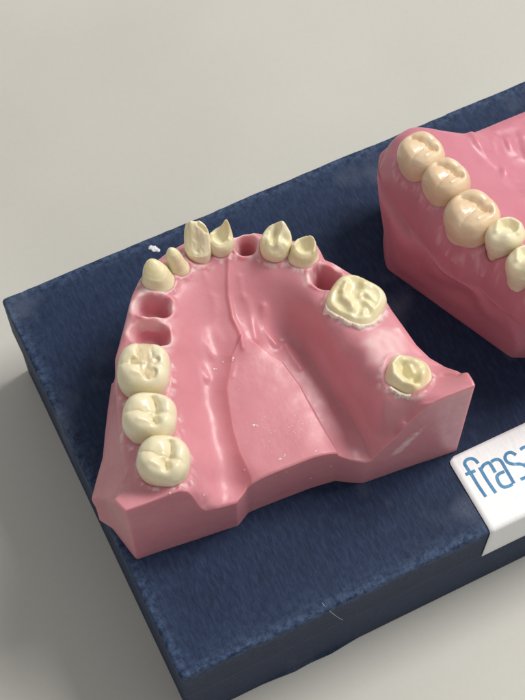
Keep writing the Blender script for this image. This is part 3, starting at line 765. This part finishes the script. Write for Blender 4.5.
def addl(v, f):
    off = len(Vs); Vs.extend(v); Fs.extend([tuple(i+off for i in q) for q in f])
cr = [(254, 425, .035), (258, 427, .015), (295, 416, .018), (280, 459, .03), (285, 455, .02), (316, 451, .022), (233, 358, .03), (214, 369, .03), (223, 362, .02), (236, 316, .02), (372, 427, .02), (378, 430, .018), (204, 495, .015), (170, 493, .02), (245, 470, .015), (262, 440, .012)]
for k in range(70):
    cr.append((random.gauss(283, 18), random.gauss(430, 9), random.uniform(.004, .011)))
for k in range(45):
    cr.append((random.uniform(215, 340), random.uniform(350, 480), random.uniform(.003, .007)))
for k, (px, py, r_) in enumerate(cr):
    P = zsurf(px, py, 1.5, fitL, feat_left); addl(*lump(P, r_*.8, k, .35, 5)); addl(*lump(P+np.array([r_*random.uniform(-1.3, 1.3), r_*random.uniform(-1.3, 1.3), 0]), r_*.5, k+500, .4, 5))
o = mesh('resin_crumbs', Vs, Fs, M_crumb, smooth=False); tag(o, 'tiny pale resin crumbs scattered over the palate of the left cast', 'crumbs', kind='stuff')
Vs, Fs = [], []
P = at(154.5, 249, 0); addl(*lump(P, .075, 3, .6, 9)); addl(*lump(P+np.array([-.05, .06, 0]), .05, 8, .6, 8)); addl(*lump(P+np.array([.05, -.06, 0]), .05, 9, .6, 8))
o = mesh('plaster_flake', Vs, Fs, M_white, smooth=False); tag(o, 'white plaster flake on the navy lid above the left cast', 'flake')
# ragged wax squeezed out below the wide ground molar
def flash(fp, a0, a1, seed, wmax):
    O, U, Vv, ha, hb, ne = fp; r_ = np.random.RandomState(seed); n = 90; V = []
    for i in range(n):
        a = math.radians(a0+(a1-a0)*i/(n-1)); c_, s_ = math.cos(a), math.sin(a); k = (abs(c_)**ne+abs(s_)**ne)**(-1/ne)
        end = min(1, i/8, (n-1-i)/8)
        w_ = (.35+.65*abs(math.sin(i*.21+seed))*abs(math.sin(i*.083+1)))*(.8+.2*r_.rand())*wmax*end+.008
        for q, dz in ((-.04, .03), (.01, .04+.02*r_.rand()), (w_*.5, .035+.02*r_.rand()), (w_, .012*r_.rand()+.01), (w_+.008, -.05)):
            p = O+U*c_*k*(ha*1.05+q)+Vv*s_*k*(hb*1.05+q)
            z = float(feat_left(np.array([[p[0]]]), np.array([[p[1]]]), tps_eval(fitL, np.array([[p[0]]]), np.array([[p[1]]])))[0, 0]) if dz > 0 else V[-1][2]-.06
            V.append((p[0], p[1], max(z, 2.25)+dz if dz > 0 else z))
    Fq = gridfaces(n, 5, wrap=False)
    return mesh('wax_flash', V, Fq, M_wax2, cast)
flash(fpL[-2], -5, 140, 3, .085)
flash(fpL[-1], 65, 120, 5, .05)
# fine thread over the lid's front edge
P1_ = at(322, 604, .03); P2_ = at(330, 613, .01)
cu = bpy.data.curves.new('thread', 'CURVE'); cu.dimensions = '3D'; cu.bevel_depth = .0025; cu.bevel_resolution = 2
sp_ = cu.splines.new('NURBS'); pts = [at(322, 603, .02), at(330, 612, .03), np.array([at(340, 622, -.4)[0], y0-.08, -.45]), np.array([at(352, 636, -.9)[0], y0-.05, -.95])]
sp_.points.add(3)
for a_, p in zip(sp_.points, pts): a_.co = (*p, 1)
sp_.use_endpoint_u = True
tmp = bpy.data.objects.new('tmp', cu); COL.objects.link(tmp); bpy.context.view_layer.update()
me = bpy.data.meshes.new_from_object(tmp); bpy.data.objects.remove(tmp)
th = bpy.data.objects.new('thread', me); COL.objects.link(th); me.materials.append(M_white)
tag(th, 'fine white thread hanging over the front edge of the navy lid', 'thread')

# ------------------------------------------------------------------ light
w = bpy.data.worlds.new('World'); SC.world = w; w.use_nodes = True
bg = w.node_tree.nodes['Background']; bg.inputs[0].default_value = (1.0, .985, .96, 1); bg.inputs[1].default_value = .41
def area(name, direction, dist, sx, sy, power, col, target=(0, 0, 0)):
    l = bpy.data.lights.new(name, 'AREA'); l.shape = 'RECTANGLE'; l.size = sx; l.size_y = sy; l.energy = power; l.color = col
    o = bpy.data.objects.new(name, l); COL.objects.link(o)
    d = Vector(direction).normalized(); o.location = Vector(target)+d*dist
    o.rotation_euler = (-d).to_track_quat('-Z', 'Y').to_euler(); return o
def azel(az, el):
    a, e = math.radians(az), math.radians(el); return (math.cos(a)*math.cos(e), math.sin(a)*math.cos(e), math.sin(e))
area('window_light', azel(2, 53), 90, 34, 34, 76000, (1, .975, .94))
SC.view_settings.view_transform = 'Standard'; SC.view_settings.look = 'None'; SC.view_settings.exposure = 0; SC.view_settings.gamma = 1
SC.render.engine = 'CYCLES'
